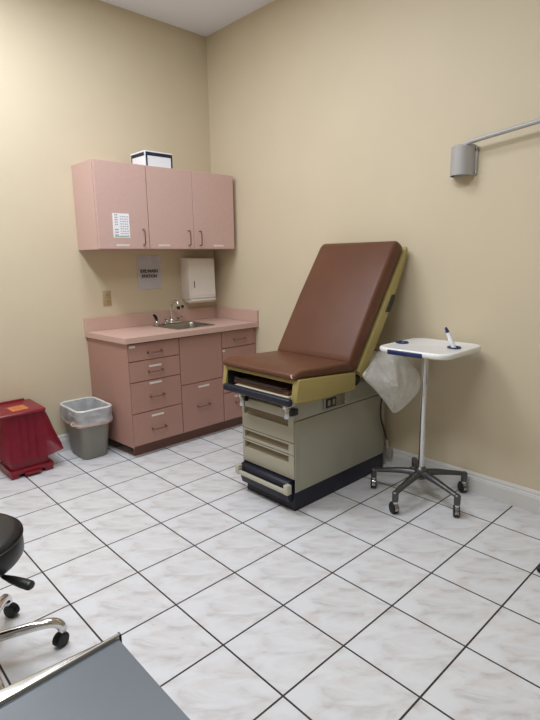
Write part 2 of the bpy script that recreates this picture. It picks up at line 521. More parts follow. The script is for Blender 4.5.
def lower_unit(x0, x1, label, fronts, toe=True, end=False):
    u = thing('base_cabinet', label, 'cabinet', ((x0+x1)/2, -0.28, 0), 'base cabinets under the worktop')
    b = cab_shell(B(), x0, x1, BF+0.021, BZ0-0.01, BZ1+0.005, top=False)
    if end: prism(b, [(x0-0.004, BF), (x0, BF), (x0, -0.002), (x0-0.045, -0.002)], 'z', BZ0-0.012, BZ1+0.005)
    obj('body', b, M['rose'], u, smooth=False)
    obj('toe_kick', box(B(), x0+0.03 if end else x0, x1, -0.500, -0.480, 0, BZ0-0.011), M['rose_toe_shade'], u, smooth=False, label='recessed toe kick')
    for (za, zb, hz, lab) in fronts[1:]:
        obj('rail', box(B(), x0+0.018, x1-0.018, BF+0.021, BF+0.04, zb-0.010, zb+0.018), M['rose_gap_shade'], u, smooth=False)
    for (za, zb, hz, lab) in fronts:
        nm = 'drawer' if hz else 'front_panel'
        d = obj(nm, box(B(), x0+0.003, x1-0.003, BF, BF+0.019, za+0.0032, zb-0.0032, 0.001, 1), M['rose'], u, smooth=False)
        xc = (x0+x1)/2
        if hz:
            b = wire_pull((xc-0.056, BF, hz), (xc+0.056, BF, hz), FWD, 0.0056, 0.028)
            for s in (-0.056, 0.056): lathe(b, [(0.009, 0), (0.009, 0.003), (0.005, 0.004)], (xc+s, BF, hz), 12, (0, -1, 0))
            obj('handle', b, M['pull'], d)
        if lab:
            lx, lz, lw = lab
            obj('label_strip', box(B(), lx-lw/2, lx+lw/2, BF-0.0012, BF, lz-0.0075, lz+0.0075), M['strip'], d, smooth=False)
    return u

lower_unit(-1.226, -0.793, 'rose four-drawer base cabinet at the left end, nearest the bins',
           [(0.731, 0.862, 0.786, (-1.190, 0.840, 0.046)), (0.576, 0.731, 0.642, (-1.010, 0.681, 0.104)),
            (0.340, 0.576, 0.451, (-1.016, 0.552, 0.104)), (0.094, 0.340, 0.198, (-1.014, 0.301, 0.104))], end=True)
lower_unit(-0.792, -0.379, 'rose base cabinet under the sink, plain panel above one deep drawer',
           [(0.480, 0.862, None, None), (0.094, 0.480, 0.284, (-0.577, 0.443, 0.108))])
lower_unit(-0.378, -0.004, 'rose base cabinet at the right end, partly hidden behind the examination table',
           [(0.719, 0.862, 0.783, None), (0.334, 0.719, 0.560, (-0.362, 0.733-0.032, 0.024)), (0.094, 0.334, 0.235, (-0.230, 0.292, 0.056))])

SX0, SX1, SY0, SY1 = -0.748, -0.362, -0.472, -0.082     # sink rim
wt = thing('worktop', 'rose laminate worktop with backsplash over the base cabinets', 'worktop', (-0.63, -0.3, 0.87))
b = B()
hx0, hx1, hy0, hy1 = SX0+0.02, SX1-0.02, SY0+0.02, SY1-0.02
box(b, -1.251, hx0, -0.584, -0.002, 0.870, 0.910); box(b, hx1, -0.002, -0.584, -0.002, 0.870, 0.910)
box(b, hx0, hx1, -0.584, hy0, 0.870, 0.910); box(b, hx0, hx1, hy1, -0.002, 0.870, 0.910)
bmesh.ops.remove_doubles(b, verts=b.verts, dist=0.0001)
def skew(b):
    for v in b.verts:
        if v.co.x < -1.2: v.co.x -= 0.037*(1 + v.co.y/0.58)
        if v.co.y < -0.55: v.co.y -= 0.018*(v.co.x+1.251)/1.25
    return b
skew(b)
obj('counter_slab', b, M['rose_top'], wt, smooth=False)
obj('backsplash', box(B(), -1.287, -0.002, -0.022, -0.002, 0.910, 1.018, 0.002, 1), M['rose_top'], wt, smooth=False)
obj('side_splash', box(B(), -0.022, -0.002, -0.601, -0.0225, 0.910, 1.012, 0.002, 1), M['rose_top'], wt, smooth=False)

sk = thing('sink', 'square stainless steel sink set into the rose worktop', 'sink', ((SX0+SX1)/2, (SY0+SY1)/2, 0.75))
cx, cy = (SX0+SX1)/2, (SY0+SY1)/2
by = cy-0.035
loops = [rrect(cx, cy, 0.386, 0.390, 0.03, 0.9105, 5), rrect(cx, cy, 0.386, 0.390, 0.03, 0.914, 5), rrect(cx, cy, 0.376, 0.380, 0.028, 0.9155, 5)]
nl = len(loops[0])
def fit(lp, n):
    # resample a closed loop to n points, starting at the same corner angle
    L = [(lp[(i+1) % len(lp)]-lp[i]).length for i in range(len(lp))]
    tot = sum(L); out = []; i = 0; acc = 0
    for k in range(n):
        t = tot*k/n
        while acc+L[i] < t: acc += L[i]; i += 1
        out.append(lp[i].lerp(lp[(i+1) % len(lp)], (t-acc)/max(L[i], 1e-9)))
    return out
N = 64
ls = [rrect(cx, cy, 0.386, 0.390, 0.03, 0.9103, 5), rrect(cx, cy, 0.386, 0.390, 0.03, 0.914, 5), rrect(cx, cy, 0.374, 0.378, 0.028, 0.9155, 5)]
ls += [rrect(cx, by, 0.32, 0.285, 0.05, 0.9150, 5), rrect(cx, by, 0.312, 0.277, 0.05, 0.905, 5), rrect(cx, by, 0.296, 0.262, 0.05, 0.785, 5), rrect(cx, by, 0.26, 0.225, 0.045, 0.765, 5), rrect(cx, by, 0.08, 0.08, 0.038, 0.760, 5)]
b = skin_loops(B(), [fit(l, N) for l in ls], cap1=True)
bs = obj('basin', b, M['steel'], sk)
obj('drain', lathe(B(), [(0.042, 0), (0.042, 0.003), (0.032, 0.004), (0.03, 0.001), (0, 0.001)], (cx, by, 0.760), 24), M['chrome'], sk)

fx, fy, fz = -0.566, -0.118, 0.9155
fa = thing('faucet', 'chrome gooseneck faucet with eye wash heads behind the sink', 'faucet', (fx, fy, fz))
obj('deck_plate', box(B(), fx-0.085, fx+0.085, fy-0.024, fy+0.024, fz, fz+0.014, 0.006), M['chrome'], fa)
b = tube(B(), [(fx, fy, fz+0.01), (fx, fy, fz+0.06), (fx, fy, fz+0.135), (fx+0.002, fy-0.018, fz+0.176), (fx+0.012, fy-0.045, fz+0.190), (fx+0.022, fy-0.072, fz+0.172), (fx+0.026, fy-0.082, fz+0.140)], [0.013, 0.0115, 0.011, 0.011, 0.011, 0.011, 0.0115], 12, 6)
lathe(b, [(0.02, 0), (0.02, 0.012), (0.013, 0.025)], (fx, fy, fz+0.012), 20)
sp = obj('spout', b, M['chrome'], fa)
for s in (-1, 1):
    b = lathe(B(), [(0.018, 0), (0.018, 0.01), (0.012, 0.018), (0.014, 0.034), (0.010, 0.04), (0, 0.041)], (fx+s*0.062, fy, fz+0.013), 18)
    obj('handle_hub', b, M['chrome'], fa)
    obj('lever', tube(B(), [(fx+s*0.060, fy, fz+0.048), (fx+s*0.075, fy-0.03, fz+0.056), (fx+s*0.082, fy-0.055, fz+0.062)], [0.007, 0.006, 0.005], 10, 4), M['chrome'], fa)
b = lathe(B(), [(0.016, -0.02), (0.018, 0), (0.016, 0.016)], (fx+0.026, fy-0.084, fz+0.136), 16)
tube(b, [(fx+0.0, fy-0.112, fz+0.13), (fx+0.026, fy-0.09, fz+0.128), (fx+0.070, fy-0.060, fz+0.134)], 0.008, 10, 4)
ew = obj('eye_wash_fitting', b, M['chrome'], fa)
for (px_, py_) in ((fx-0.002, fy-0.114), (fx+0.072, fy-0.059)):
    obj('spray_head', lathe(B(), [(0.009, -0.01), (0.017, 0.008), (0.017, 0.016), (0, 0.018)], (px_, py_, fz+0.136), 14), M['black'], ew, label='black eye wash spray head')

spx, spy = -0.716, -0.122
sr = thing('side_sprayer', 'black handled side sprayer at the left back corner of the sink', 'sprayer', (spx, spy, fz))
obj('collar', lathe(B(), [(0.023, 0), (0.023, 0.012), (0.015, 0.03), (0.013, 0.036)], (spx, spy, fz), 20), M['chrome_soft'], sr)
obj('sprayer_head', tube(B(), [(spx, spy, fz+0.03), (spx-0.004, spy-0.006, fz+0.048), (spx-0.018, spy-0.016, fz+0.070), (spx-0.040, spy-0.028, fz+0.090)], [0.009, 0.010, 0.014, 0.010], 12, 4), M['black'], sr)

# ------------------------------------------------------------------ grey waste bin with a clear liner
wb = thing('waste_bin', 'grey plastic waste bin with clear liner beside the base cabinets', 'bin', (-1.39, -0.20, 0))
def bin_loop(t, z, grow=0.0, amp=0.0, seed=0.0):
    x0, x1 = -1.508 + (-1.540+1.508)*t, -1.314 + (-1.288+1.314)*t
    y0, y1 = -0.325 + (-0.378+0.325)*t, -0.060 + (-0.026+0.060)*t
    return fit(rrect((x0+x1)/2, (y0+y1)/2, x1-x0+2*grow, y1-y0+2*grow, 0.05+grow, z, 6, amp, seed), 96)
b = skin_loops(B(), [bin_loop(0, 0.0, -0.006), bin_loop(0.02, 0.008), bin_loop(0.5, 0.19), bin_loop(0.92, 0.355), bin_loop(0.93, 0.355, 0.006), bin_loop(1, 0.385, 0.006),
                     bin_loop(1, 0.388, 0.0), bin_loop(0.95, 0.36, -0.004), bin_loop(0.5, 0.19, -0.004), bin_loop(0.02, 0.012, -0.006)], cap0=True, cap1=True)
obj('pail', b, M['bin'], wb)
LP = [bin_loop(0.1, 0.05, -0.022, 0.016, 5), bin_loop(0.3, 0.12, -0.018, 0.022, 3.5), bin_loop(0.5, 0.19, -0.016, 0.022, 3), bin_loop(0.65, 0.25, -0.014, 0.022, 2.3), bin_loop(0.8, 0.31, -0.012, 0.018, 2),
      bin_loop(0.92, 0.352, -0.007, 0.010, 1), bin_loop(1, 0.389, -0.002, 0.002), bin_loop(1, 0.396, 0.006, 0.002), bin_loop(1, 0.390, 0.012, 0.002),
      bin_loop(0.97, 0.37, 0.014, 0.005, 4), bin_loop(0.94, 0.345, 0.018, 0.010, 5), bin_loop(0.91, 0.32, 0.020, 0.012, 7), bin_loop(0.88, 0.30, 0.020, 0.008, 8), bin_loop(0.85, 0.283, 0.019, 0.005, 9)]
for lp in LP[9:13]:
    for p in lp:                                   # pleats of the overhang
        k = noise.noise(V((p.x*34, p.y*34, p.z*6)))
        p.x += k*0.006; p.y += k*0.006
b = skin_loops(B(), LP, cap0=True)
ln = obj('liner', b, M['liner'], wb, angle=28)
b = skin_loops(B(), [bin_loop(1, 0.391, -0.0035, 0.002), bin_loop(1, 0.3985, 0.004, 0.002), bin_loop(1, 0.397, 0.010, 0.002), bin_loop(1, 0.388, 0.0145, 0.002)])
obj('folded_rim', b, M['bag'], ln, angle=80, label='white folded rim of the liner')
b = skin_loops(B(), [bin_loop(0.86, 0.293, 0.0225, 0.006, 8.6), bin_loop(0.85, 0.285, 0.0235, 0.006, 9), bin_loop(0.84, 0.276, 0.0225, 0.008, 9.5), bin_loop(0.83, 0.268, 0.018, 0.010, 11)])
tube(b, [(-1.548, -0.30, 0.298), (-1.566, -0.305, 0.305), (-1.578, -0.31, 0.29), (-1.562, -0.315, 0.280), (-1.540, -0.31, 0.285)], 0.005, 6, 4)
obj('drawstring_hem', b, M['hem'], ln, angle=60, label='peach drawstring hem of the liner')

# ------------------------------------------------------------------ red biohazard step bin
hb = thing('biohazard_bin', 'red step-on bin with orange hazard sticker on its lid, beside the grey bin', 'bin', (-1.88, -0.17, 0))
b = B()
box(b, -2.012, -1.722, -0.305, -0.045, 0.028, 0.062, 0.008)
for x0, x1 in ((-2.008, -1.955), (-1.785, -1.727)):
    box(b, x0, x1, -0.300, -0.050, 0.0, 0.035, 0.006)
box(b, -1.955, -1.785, -0.10, -0.05, 0.0, 0.035, 0.004)
obj('base', b, M['red'], hb)
obj('pedal', box(B(), -1.925, -1.815, -0.325, -0.298, 0.016, 0.034, 0.004), M['red'], hb)
def taper(z, x0, x1, y0, y1, r=0.02, amp=0, seed=0): return fit(rrect((x0+x1)/2, (y0+y1)/2, x1-x0, y1-y0, r, z, 4, amp, seed), 80)
obj('body', skin_loops(B(), [taper(0.060, -1.995, -1.745, -0.285, -0.06), taper(0.43, -2.01, -1.755, -0.30, -0.045)], True, True), M['red'], hb)
b = B()
prism(b, [(-0.340, 0.450), (-0.340, 0.462), (-0.332, 0.469), (-0.03, 0.473), (-0.03, 0.450)], 'x', -2.050, -1.752, 0.004)
box(b, -2.0, -1.77, -0.29, -0.06, 0.425, 0.452)
box(b, -2.045, -1.790, -0.035, -0.014, 0.43, 0.483, 0.004)
ld = obj('lid', b, M['red'], hb)
def flare(z, g0, gr, amp, seed):
    lp = fit(rrect(-1.881, -0.1715, 0.258+2*g0, 0.253+2*g0, 0.022+g0, z, 4), 120)
    out = []
    for p in lp:
        q = p.copy()
        d = V((p.x+1.88, p.y+0.17, 0)); d.normalize()
        fold = max(0, math.sin(math.atan2(p.y+0.17, p.x+1.88)*19 + seed))*amp
        q += d*fold
        k = max(0, min(1, (p.x+1.79)/0.04))
        q.x += gr*k; q.z += gr*0.10*k              # loose film hangs out at the right
        out.append(q)
    return out
b = skin_loops(B(), [flare(0.449, 0.016, -0.004, 0.0, 0), flare(0.43, 0.014, 0.0, 0.004, 0.1), flare(0.38, 0.012, 0.016, 0.008, 0.3), flare(0.30, 0.012, 0.036, 0.010, 0.7), flare(0.22, 0.013, 0.060, 0.012, 0.9), flare(0.16, 0.014, 0.080, 0.013, 1.0), flare(0.118, 0.014, 0.090, 0.014, 1.2)])
obj('liner', b, M['redfilm'], hb, angle=80, label='red plastic liner hanging out over the sides')
T = Matrix.Translation((-1.897, -0.225, 0.4715)) @ Matrix.Rotation(math.radians(2.5), 4, 'X') @ Matrix.Rotation(math.radians(4), 4, 'Z')
stk = obj('sticker', box(B(), -0.054, 0.054, -0.054, 0.054, 0, 0.0012, T=T), M['orange'], ld, smooth=False, label='orange hazard sticker')
b = B()
for k in range(3):
    a = PI/2 + k*2*PI/3
    c = V((0.016*math.cos(a), 0.016*math.sin(a)))
    pts = [(c.x+0.016*math.cos(a+t), c.y+0.016*math.sin(a+t), 0.0018) for t in [math.radians(d) for d in range(50, 311, 20)]]
    pts = [(c.x-0.016*math.cos(a+math.radians(d))*-1, c.y+0.016*math.sin(a+math.radians(d)), 0.0018) for d in range(-140, 141, 20)]
    tube(b, pts, 0.0034, 6)
tube(b, [(0.013*math.cos(t), 0.013*math.sin(t), 0.0018) for t in [2*PI*k/20 for k in range(21)]], 0.0018, 6)
bmesh.ops.transform(b, matrix=T @ Matrix.Diagonal((1, 1, 0.25, 1)), verts=b.verts)
obj('hazard_symbol', b, M['ink'], stk, label='dark biohazard symbol')

# ------------------------------------------------------------------ examination table
et = thing('examination_table', 'brown vinyl examination table with mustard shell and raised backrest', 'examination table', (-0.51, -1.74, 0))
TY0, TY1 = -1.962, -1.502           # body
b = B()
prism(b, [(-0.966, 0), (-0.966, 0.117), (-0.085, 0.117), (-0.085, 0.0)], 'y', -1.955, -1.530, 0.004)
obj('plinth', b, M['navy_dark'], et)
b = B()
box(b, -0.930, -0.088, TY0, TY1, 0.118, 0.545, 0.004)
box(b, -0.970, -0.928, TY0, TY0+0.006, 0.118, 0.545, 0.002, 1)
box(b, -0.970, -0.928, TY1-0.006, TY1, 0.118, 0.545, 0.002, 1)
bd = obj('body', b, M['putty'], et)
b = B()
box(b, -0.930, -0.092, TY0+0.002, TY1-0.002, 0.549, 0.668, 0.004)
box(b, -0.968, -0.928, TY0+0.002, TY0+0.0075, 0.549, 0.668, 0.002, 1)
box(b, -0.968, -0.928, TY1-0.0075, TY1-0.002, 0.549, 0.668, 0.002, 1)
for k in range(9):                                   # ribs along the upper band
    z = 0.566 + k*0.011
    box(b, -0.48, -0.10, TY0, TY0+0.005, z, z+0.006, 0.0015, 1)
obj('upper_band', b, M['putty'], et)
# power outlet on the side
b = box(B(), -0.732, -0.533, TY0-0.006, TY0+0.004, 0.562, 0.640, 0.003)
op = obj('outlet_plate', b, M['steel'], et, label='steel outlet plate on the side')
obj('socket', box(B(), -0.715, -0.620, TY0-0.009, TY0-0.006, 0.572, 0.630, 0.003), M['black'], op)
for xx in (-0.698, -0.655):
    obj('receptacle', box(B(), xx, xx+0.024, TY0-0.0102, TY0-0.009, 0.584, 0.618, 0.0005, 1), M['steel'], op, smooth=False)

# drawers in the front
FX = -0.974
def drawer(z0, z1, s0, s1):
    b = B()
    y0, y1 = TY0+0.008, TY1-0.008
    sy0, sy1 = y0+0.042, y1-0.018
    box(b, FX, -0.934, y0, y1, z0, s0, 0.003); box(b, FX, -0.934, y0, y1, s1, z1, 0.003)
    box(b, FX, -0.934, y0, sy0, s0-0.002, s1+0.002); box(b, FX, -0.934, sy1, y1, s0-0.002, s1+0.002)
    d = obj('drawer', b, M['putty_front'], et)
    b = prism(B(), [(-0.936, s0-0.002), (-0.936, s1+0.002), (-0.944, s1+0.002), (-0.962, s0-0.002)], 'y', sy0+0.0005, sy1-0.0005)
    obj('pull_recess', b, M['recess'], d, smooth=False, label='brown finger recess')
drawer(0.419, 0.610, 0.512, 0.556)
drawer(0.345, 0.415, 0.361, 0.402)
drawer(0.198, 0.341, 0.288, 0.331)

# pull-out step
b = prism(B(), [(-0.935, 0.060), (-0.995, 0.060), (-1.010, 0.118), (-1.010, 0.174), (-0.995, 0.186), (-0.935, 0.194)], 'y', TY0+0.026, TY1-0.012, 0.004)
st = obj('step', b, M['navy_dark'], et, label='dark navy pull-out foot step')
b = B()
box(b, -1.038, -1.018, -1.955, -1.522, 0.126, 0.150, 0.004)
for y0, y1 in ((-1.966, -1.932), (-1.535, -1.503)):
    box(b, -1.042, -1.004, y0, y1, 0.126, 0.184, 0.005)
obj('step_handle', b, M['cream'], st, label='cream step handle')

# mustard shell under the seat, open at the foot end
SY_0, SY_1 = -2.058, -1.424
b = B()
side = [(-1.060, 0.692), (-1.038, 0.806), (-1.028, 0.816), (-0.548, 0.776), (-0.548, 0.672), (-0.9, 0.680)]
prism(b, side, 'y', SY_0, SY_0+0.044, 0.005)
prism(b, side, 'y', SY_1-0.034, SY_1, 0.005)
prism(b, [(-1.041, 0.790), (-1.028, 0.816), (-0.56, 0.778), (-0.56, 0.757)], 'y', SY_0+0.02, SY_1-0.02)
box(b, -0.58, -0.555, SY_0+0.02, SY_1-0.02, 0.675, 0.765)
box(b, -1.0, -0.56, SY_0+0.02, SY_1-0.02, 0.669, 0.680)
shell = obj('seat_shell', b, M['mustard'], et)
# dark bay and what lies in it
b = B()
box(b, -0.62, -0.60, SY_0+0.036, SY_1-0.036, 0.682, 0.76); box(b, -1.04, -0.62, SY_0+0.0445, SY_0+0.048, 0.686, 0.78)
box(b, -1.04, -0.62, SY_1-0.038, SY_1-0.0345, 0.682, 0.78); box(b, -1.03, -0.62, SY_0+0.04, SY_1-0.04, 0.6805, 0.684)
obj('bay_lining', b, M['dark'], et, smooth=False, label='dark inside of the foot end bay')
obj('sliding_board', box(B(), -1.045, -0.66, -1.985, -1.525, 0.718, 0.736, 0.003), M['board'], et, label='brown sliding board in the bay')
obj('drip_tray', prism(B(), [(-1.068, 0.706), (-1.068, 0.716), (-0.70, 0.710), (-0.70, 0.702)], 'y', -2.0, -1.56), M['ivory'], et, smooth=False, label='ivory tray lip in the bay')
b = tube(B(), [(-0.75, -1.965, 0.752), (-1.04, -1.965, 0.752), (-1.055, -1.95, 0.752), (-1.055, -1.55, 0.752), (-1.04, -1.535, 0.752), (-0.75, -1.535, 0.752)], 0.0065, 8)
obj('stirrup_bar', b, M['black'], et)
lip = obj('foot_bar', box(B(), -1.106, -1.070, -2.048, -1.490, 0.676, 0.718, 0.012, 3), M['navy_dark'], et, label='dark navy padded bar across the foot end')
for yc in (-1.585, -1.965):
    b = B()
    box(b, -1.06, -0.955, yc-0.013, yc+0.013, 0.640, 0.6685, 0.004)
    lathe(b, [(0.016, 0), (0.018, 0.004), (0.018, 0.052), (0.014, 0.058), (0, 0.058)], (-1.035, yc, 0.585), 16)
    box(b, -1.045, -1.025, yc-0.011, yc+0.011, 0.64, 0.676, 0.003)
    br = obj('stirrup_bracket', b, M['chrome_soft'], et)
    sg_ = 1 if yc > -1.7 else -1
    obj('clamp', box(B(), -1.032, -0.975, yc+sg_*0.019-0.012, yc+sg_*0.019+0.016, 0.598, 0.636, 0.006), M['black'], br)

# seat cushion
def cushion(w0, w1, outline, r):
    """outline in x-z extruded in y, generously rounded"""
    return prism(B(), outline, 'y', w0, w1, r, 4)
b = cushion(SY_0+0.012, SY_1-0.012, [(-1.058, 0.808), (-1.066, 0.842), (-1.0, 0.862), (-0.80, 0.852), (-0.560, 0.842), (-0.545, 0.780), (-1.02, 0.816)], 0.016)
sc_ = obj('seat_cushion', b, M['brown'], et, angle=60)
# backrest: mustard shell with a step in its outline, then the cushion
b = prism(B(), [(-0.520, 0.778), (-0.044, 1.508), (-0.034, 1.508), (-0.026, 1.485), (-0.034, 1.44), (-0.188, 1.150), (-0.222, 1.098), (-0.468, 0.728)], 'y', SY_0, SY_1, 0.006)
bsh = obj('backrest_shell', b, M['mustard'], et)
b = B()
u = V((0.489, 0, 0.75)).normalized(); nn = V((-0.838, 0, 0.546))
A0 = V((-0.565, 0, 0.800))
def bp(t, h): p = A0 + u*t + nn*h; return (p.x, p.z)
b = prism(B(), [bp(-0.012, -0.041), bp(0.0, 0.045), bp(0.03, 0.060), bp(0.44, 0.067), bp(0.82, 0.060), bp(0.868, 0.045), bp(0.872, -0.041)], 'y', SY_0+0.008, SY_1-0.008, 0.028, 6)
bc = obj('backrest_cushion', b, M['brown'], et, angle=60)
# release handle let into the side of the backrest
def on_side(x, z): return (x, z)
hd = prism(B(), [(-0.262, 1.112), (-0.196, 1.214), (-0.164, 1.215), (-0.170, 1.180), (-0.216, 1.108)], 'y', SY_0-0.006, SY_0+0.004, 0.003)
obj('release_handle', hd, M['black'], bsh, label='black release handle on the side of the backrest')
# hinge arms and support strut
b = B()
for yc in (-2.02, -1.47):
    tube(b, [(-0.50, yc, 0.70), (-0.47, yc, 0.745)], 0.018, 10)
    lathe(b, [(0.026, -0.012), (0.026, 0.012)], (-0.505, yc, 0.712), 18, (0, 1, 0))
box(b, -0.54, -0.40, -1.9, -1.56, 0.668, 0.70)
tube(b, [(-0.14, -1.74, 0.60), (-0.22, -1.74, 1.05)], 0.02, 12)
obj('hinge_frame', b, M['black'], et)
# worn corner of the seat cushion
b = B()
tube(b, [(-1.070, -2.040, 0.826), (-1.068, -2.030, 0.838), (-1.058, -2.022, 0.842), (-1.050, -2.030, 0.838)], [0.002, 0.004, 0.0035, 0.0015], 6, 3, 0.5)
obj('worn_corner', b, M['ivory'], sc_, label='pale worn patch on the cushion corner')

# power cord of the table, hanging to its plug box on the baseboard
pc = thing('power_cord', 'dark cord hanging from the table to a small grey plug by the baseboard', 'cord', (-0.045, -1.93, 0.09))
obj('cable', tube(B(), [(-0.152, -1.988, 0.600), (-0.160, -1.988, 0.545), (-0.176, -1.987, 0.483), (-0.172, -1.987, 0.392), (-0.120, -1.985, 0.285), (-0.060, -1.965, 0.205)], 0.006, 8, 5), M['black'], pc)
obj('strain_relief', tube(B(), [(-0.064, -1.966, 0.210), (-0.036, -1.958, 0.130)], [0.009, 0.0075], 10), M['cream'], pc)
obj('plug', box(B(), -0.050, -0.017, -1.992, -1.945, 0.072, 0.134, 0.006), M['plug'], pc)

# ------------------------------------------------------------------ plastic bag hanging at the back of the table
bgp = [(-0.30, -1.985, 0.862), (-0.42, -2.062, 0.800), (-0.512, -2.082, 0.752), (-0.40, -2.095, 0.648), (-0.30, -2.108, 0.545), (-0.236, -2.12, 0.474), (-0.205, -2.15, 0.487),
       (-0.17, -2.21, 0.56), (-0.152, -2.25, 0.632), (-0.155, -2.25, 0.72), (-0.19, -2.21, 0.795), (-0.235, -2.12, 0.862)]
C0 = V((-0.285, -2.11, 0.69))
vn = V((-0.62, -0.70, 0.05)).normalized()            # roughly towards the middle of the room
b = B()
loops_f, loops_b = [], []
rim = catmull(bgp + [bgp[0]], 5)[:-1]
TIP = V((-0.236, -2.12, 0.470))
lat = V((0.70, -0.62, 0.0)).normalized()
def tri(t): return abs((t % 1.0)*2-1)
def bag_pt(p, s, side):
    q = C0.lerp(p, s)
    d = q - TIP
    a = math.atan2(d.dot(lat), d.z + 0.03)            # direction seen from the lower tip
    rr = d.length
    ridge = max(0, 1 - abs(a+0.05)/0.62)             # the sharp fold down the middle
    h = 0.075*ridge*min(1, rr/0.20)*(1-s**6)
    h += 0.016*tri(a*2.3+0.35)*min(1, rr/0.25)*(1-s**8) + 0.008*tri(a*5.1 + q.z*3)*(1-s**8)
    h += 0.03*abs(noise.noise(q*7 + V((side*3, 2, 0))))*(1-s**8)
    return q + vn*side*h
R_ = [0.10, 0.19, 0.28, 0.37, 0.46, 0.54, 0.62, 0.70, 0.77, 0.84, 0.90, 0.95, 0.98]
rings = [[b.verts.new(bag_pt(p, s, 1)) for p in rim] for s in R_] + [[b.verts.new(p) for p in rim]] + [[b.verts.new(bag_pt(p, s, -1)) for p in rim] for s in R_[::-1]]
n = len(rim)
fs = []
for a, c in zip(rings, rings[1:]):
    for k in range(n): fs.append(b.faces.new((a[k], a[(k+1) % n], c[(k+1) % n], c[k])))
fs.append(b.faces.new(rings[0][::-1])); fs.append(b.faces.new(rings[-1]))
bmesh.ops.recalc_face_normals(b, faces=fs)
pb_ = thing('plastic_bag', 'crumpled translucent white plastic bag hanging behind the examination table backrest', 'bag', (-0.30, -2.08, 0.47))
bgo = obj('film', b, M['bag'], pb_, angle=14)
b = B()
hemp = [V(p) + vn*0.012 for p in bgp[1:6]]
hc = catmull(hemp, 6)
up_ = V((0.55, 0.02, 0.5)).normalized()
v0 = [b.verts.new(p) for p in hc]; v1 = [b.verts.new(p + up_*0.034 + vn*0.008) for p in hc]
for k in range(len(hc)-1): b.faces.new((v0[k], v0[k+1], v1[k+1], v1[k]))
bmesh.ops.solidify(b, geom=b.faces[:], thickness=0.002)
obj('hem', b, M['bag'], pb_, angle=80)
b = B()
box(b, -0.40, -0.26, -2.005, -1.965, 0.845, 0.872, 0.005)
obj('bag_hanger', b, M['castmetal'], et, label='grey bracket behind the backrest')

# ------------------------------------------------------------------ castors and star bases
def caster(root, p, head, facing, wr=0.026, hood=None, tyre=None, name='caster'):
    """twin-wheel caster standing on the floor under p, stem up to height head"""
    x, y = p
    f = V((math.cos(facing), math.sin(facing), 0)); sd = V((-f.y, f.x, 0))
    ctr = V((x, y, wr)) - f*0.012
    b = tube(B(), [V((x, y, head)), V((x, y, wr*1.9))], 0.0065, 10)
    # hood: half drum over the wheels
    pts = []
    for k in range(9):
        a = math.radians(-10 + 200*k/8)
        pts.append(ctr + f*math.cos(a)*(wr+0.004) + V((0, 0, math.sin(a)*(wr+0.004))))
    vs = [[b.verts.new(q + sd*s*0.011) for s in (-1, 1)] for q in pts]
    fs = [b.faces.new((vs[k][0], vs[k][1], vs[k+1][1], vs[k+1][0])) for k in range(8)]
    bmesh.ops.solidify(b, geom=fs, thickness=0.003)
    lathe(b, [(0.012, 0), (0.012, 0.016), (0.008, 0.02)], (x, y, wr*1.95), 14)
    c = obj(name, b, hood or M['chrome'], root)
    for s in (-1, 1):
        prof = [(0.006, -0.004), (wr*0.75, -0.006), (wr-0.002, -0.006), (wr, -0.003), (wr, 0.004), (wr-0.003, 0.007), (wr*0.5, 0.008), (0, 0.0085)]
        b = lathe(B(), prof, ctr + sd*s*0.0105, 24, sd*s)
        obj('wheel', b, tyre or M['rubber'], c)
    return c

# ------------------------------------------------------------------ instrument cart
hub = V((-0.294, -2.366, 0))
ic = thing('instrument_cart', 'rolling stand with white tray top and chrome pole on a grey five-legged base', 'cart', hub)
b = lathe(B(), [(0.0, 0.125), (0.030, 0.125), (0.042, 0.135), (0.042, 0.165), (0.034, 0.186), (0.024, 0.198), (0.021, 0.200)], hub, 28)
base = obj('base_hub', b, M['castmetal'], ic)
for k in range(5):
    a = math.radians(-178.5 + 72*k - 0.0)
    a = math.atan2(-2.376+2.366, -0.568+0.294) + 2*PI*k/5
    d = V((math.cos(a), math.sin(a), 0))
    e_ = hub + d*0.288
    lg = obj('leg', tube(B(), [hub + d*0.02 + V((0, 0, 0.158)), hub + d*0.10 + V((0, 0, 0.156)), hub + d*0.20 + V((0, 0, 0.142)), hub + d*0.272 + V((0, 0, 0.130)), hub + d*0.302 + V((0, 0, 0.124))], [0.027, 0.024, 0.019, 0.0165, 0.012], 12, 5, 0.8), M['castmetal'], ic)
    b = lathe(B(), [(0.016, 0), (0.0185, 0.006), (0.0185, 0.054), (0.012, 0.060)], e_ + V((0, 0, 0.078)), 16)
    obj('leg_socket', b, M['castmetal'], lg)
    caster(ic, (e_.x, e_.y), 0.10, math.radians(227) + (0.25, -0.3, 0.15, 0.35, -0.2)[k], 0.033)
obj('pole', lathe(B(), [(0.0175, 0.150), (0.0175, 0.908)], hub, 28), M['chrome'], ic)
cxt, cyt = -0.276, -2.379
lp = lambda g, z, r=0.075: rrect(cxt, cyt, 0.458+2*g, 0.448+2*g, r, z, 8)
lps = [lp(-0.03, 0.906), lp(-0.004, 0.911), lp(0, 0.920), lp(0, 0.934), lp(-0.004, 0.940), lp(-0.014, 0.942), lp(-0.022, 0.939), lp(-0.026, 0.938)]
b = skin_loops(B(), [fit(l, 120) for l in lps], True, True)
tt = obj('tray_top', b, M['white_plastic'], ic, angle=60)
b = B()
lathe(b, [(0.05, 0), (0.05, 0.008), (0.03, 0.012)], (hub.x, hub.y, 0.896), 24)
obj('tray_mount', b, M['black'], ic)
obj('grip', box(B(), -0.5125, -0.495, -2.462, -2.245, 0.907, 0.9335, 0.006, 3), M['navy'], ic, label='navy blue grip along the tray edge')
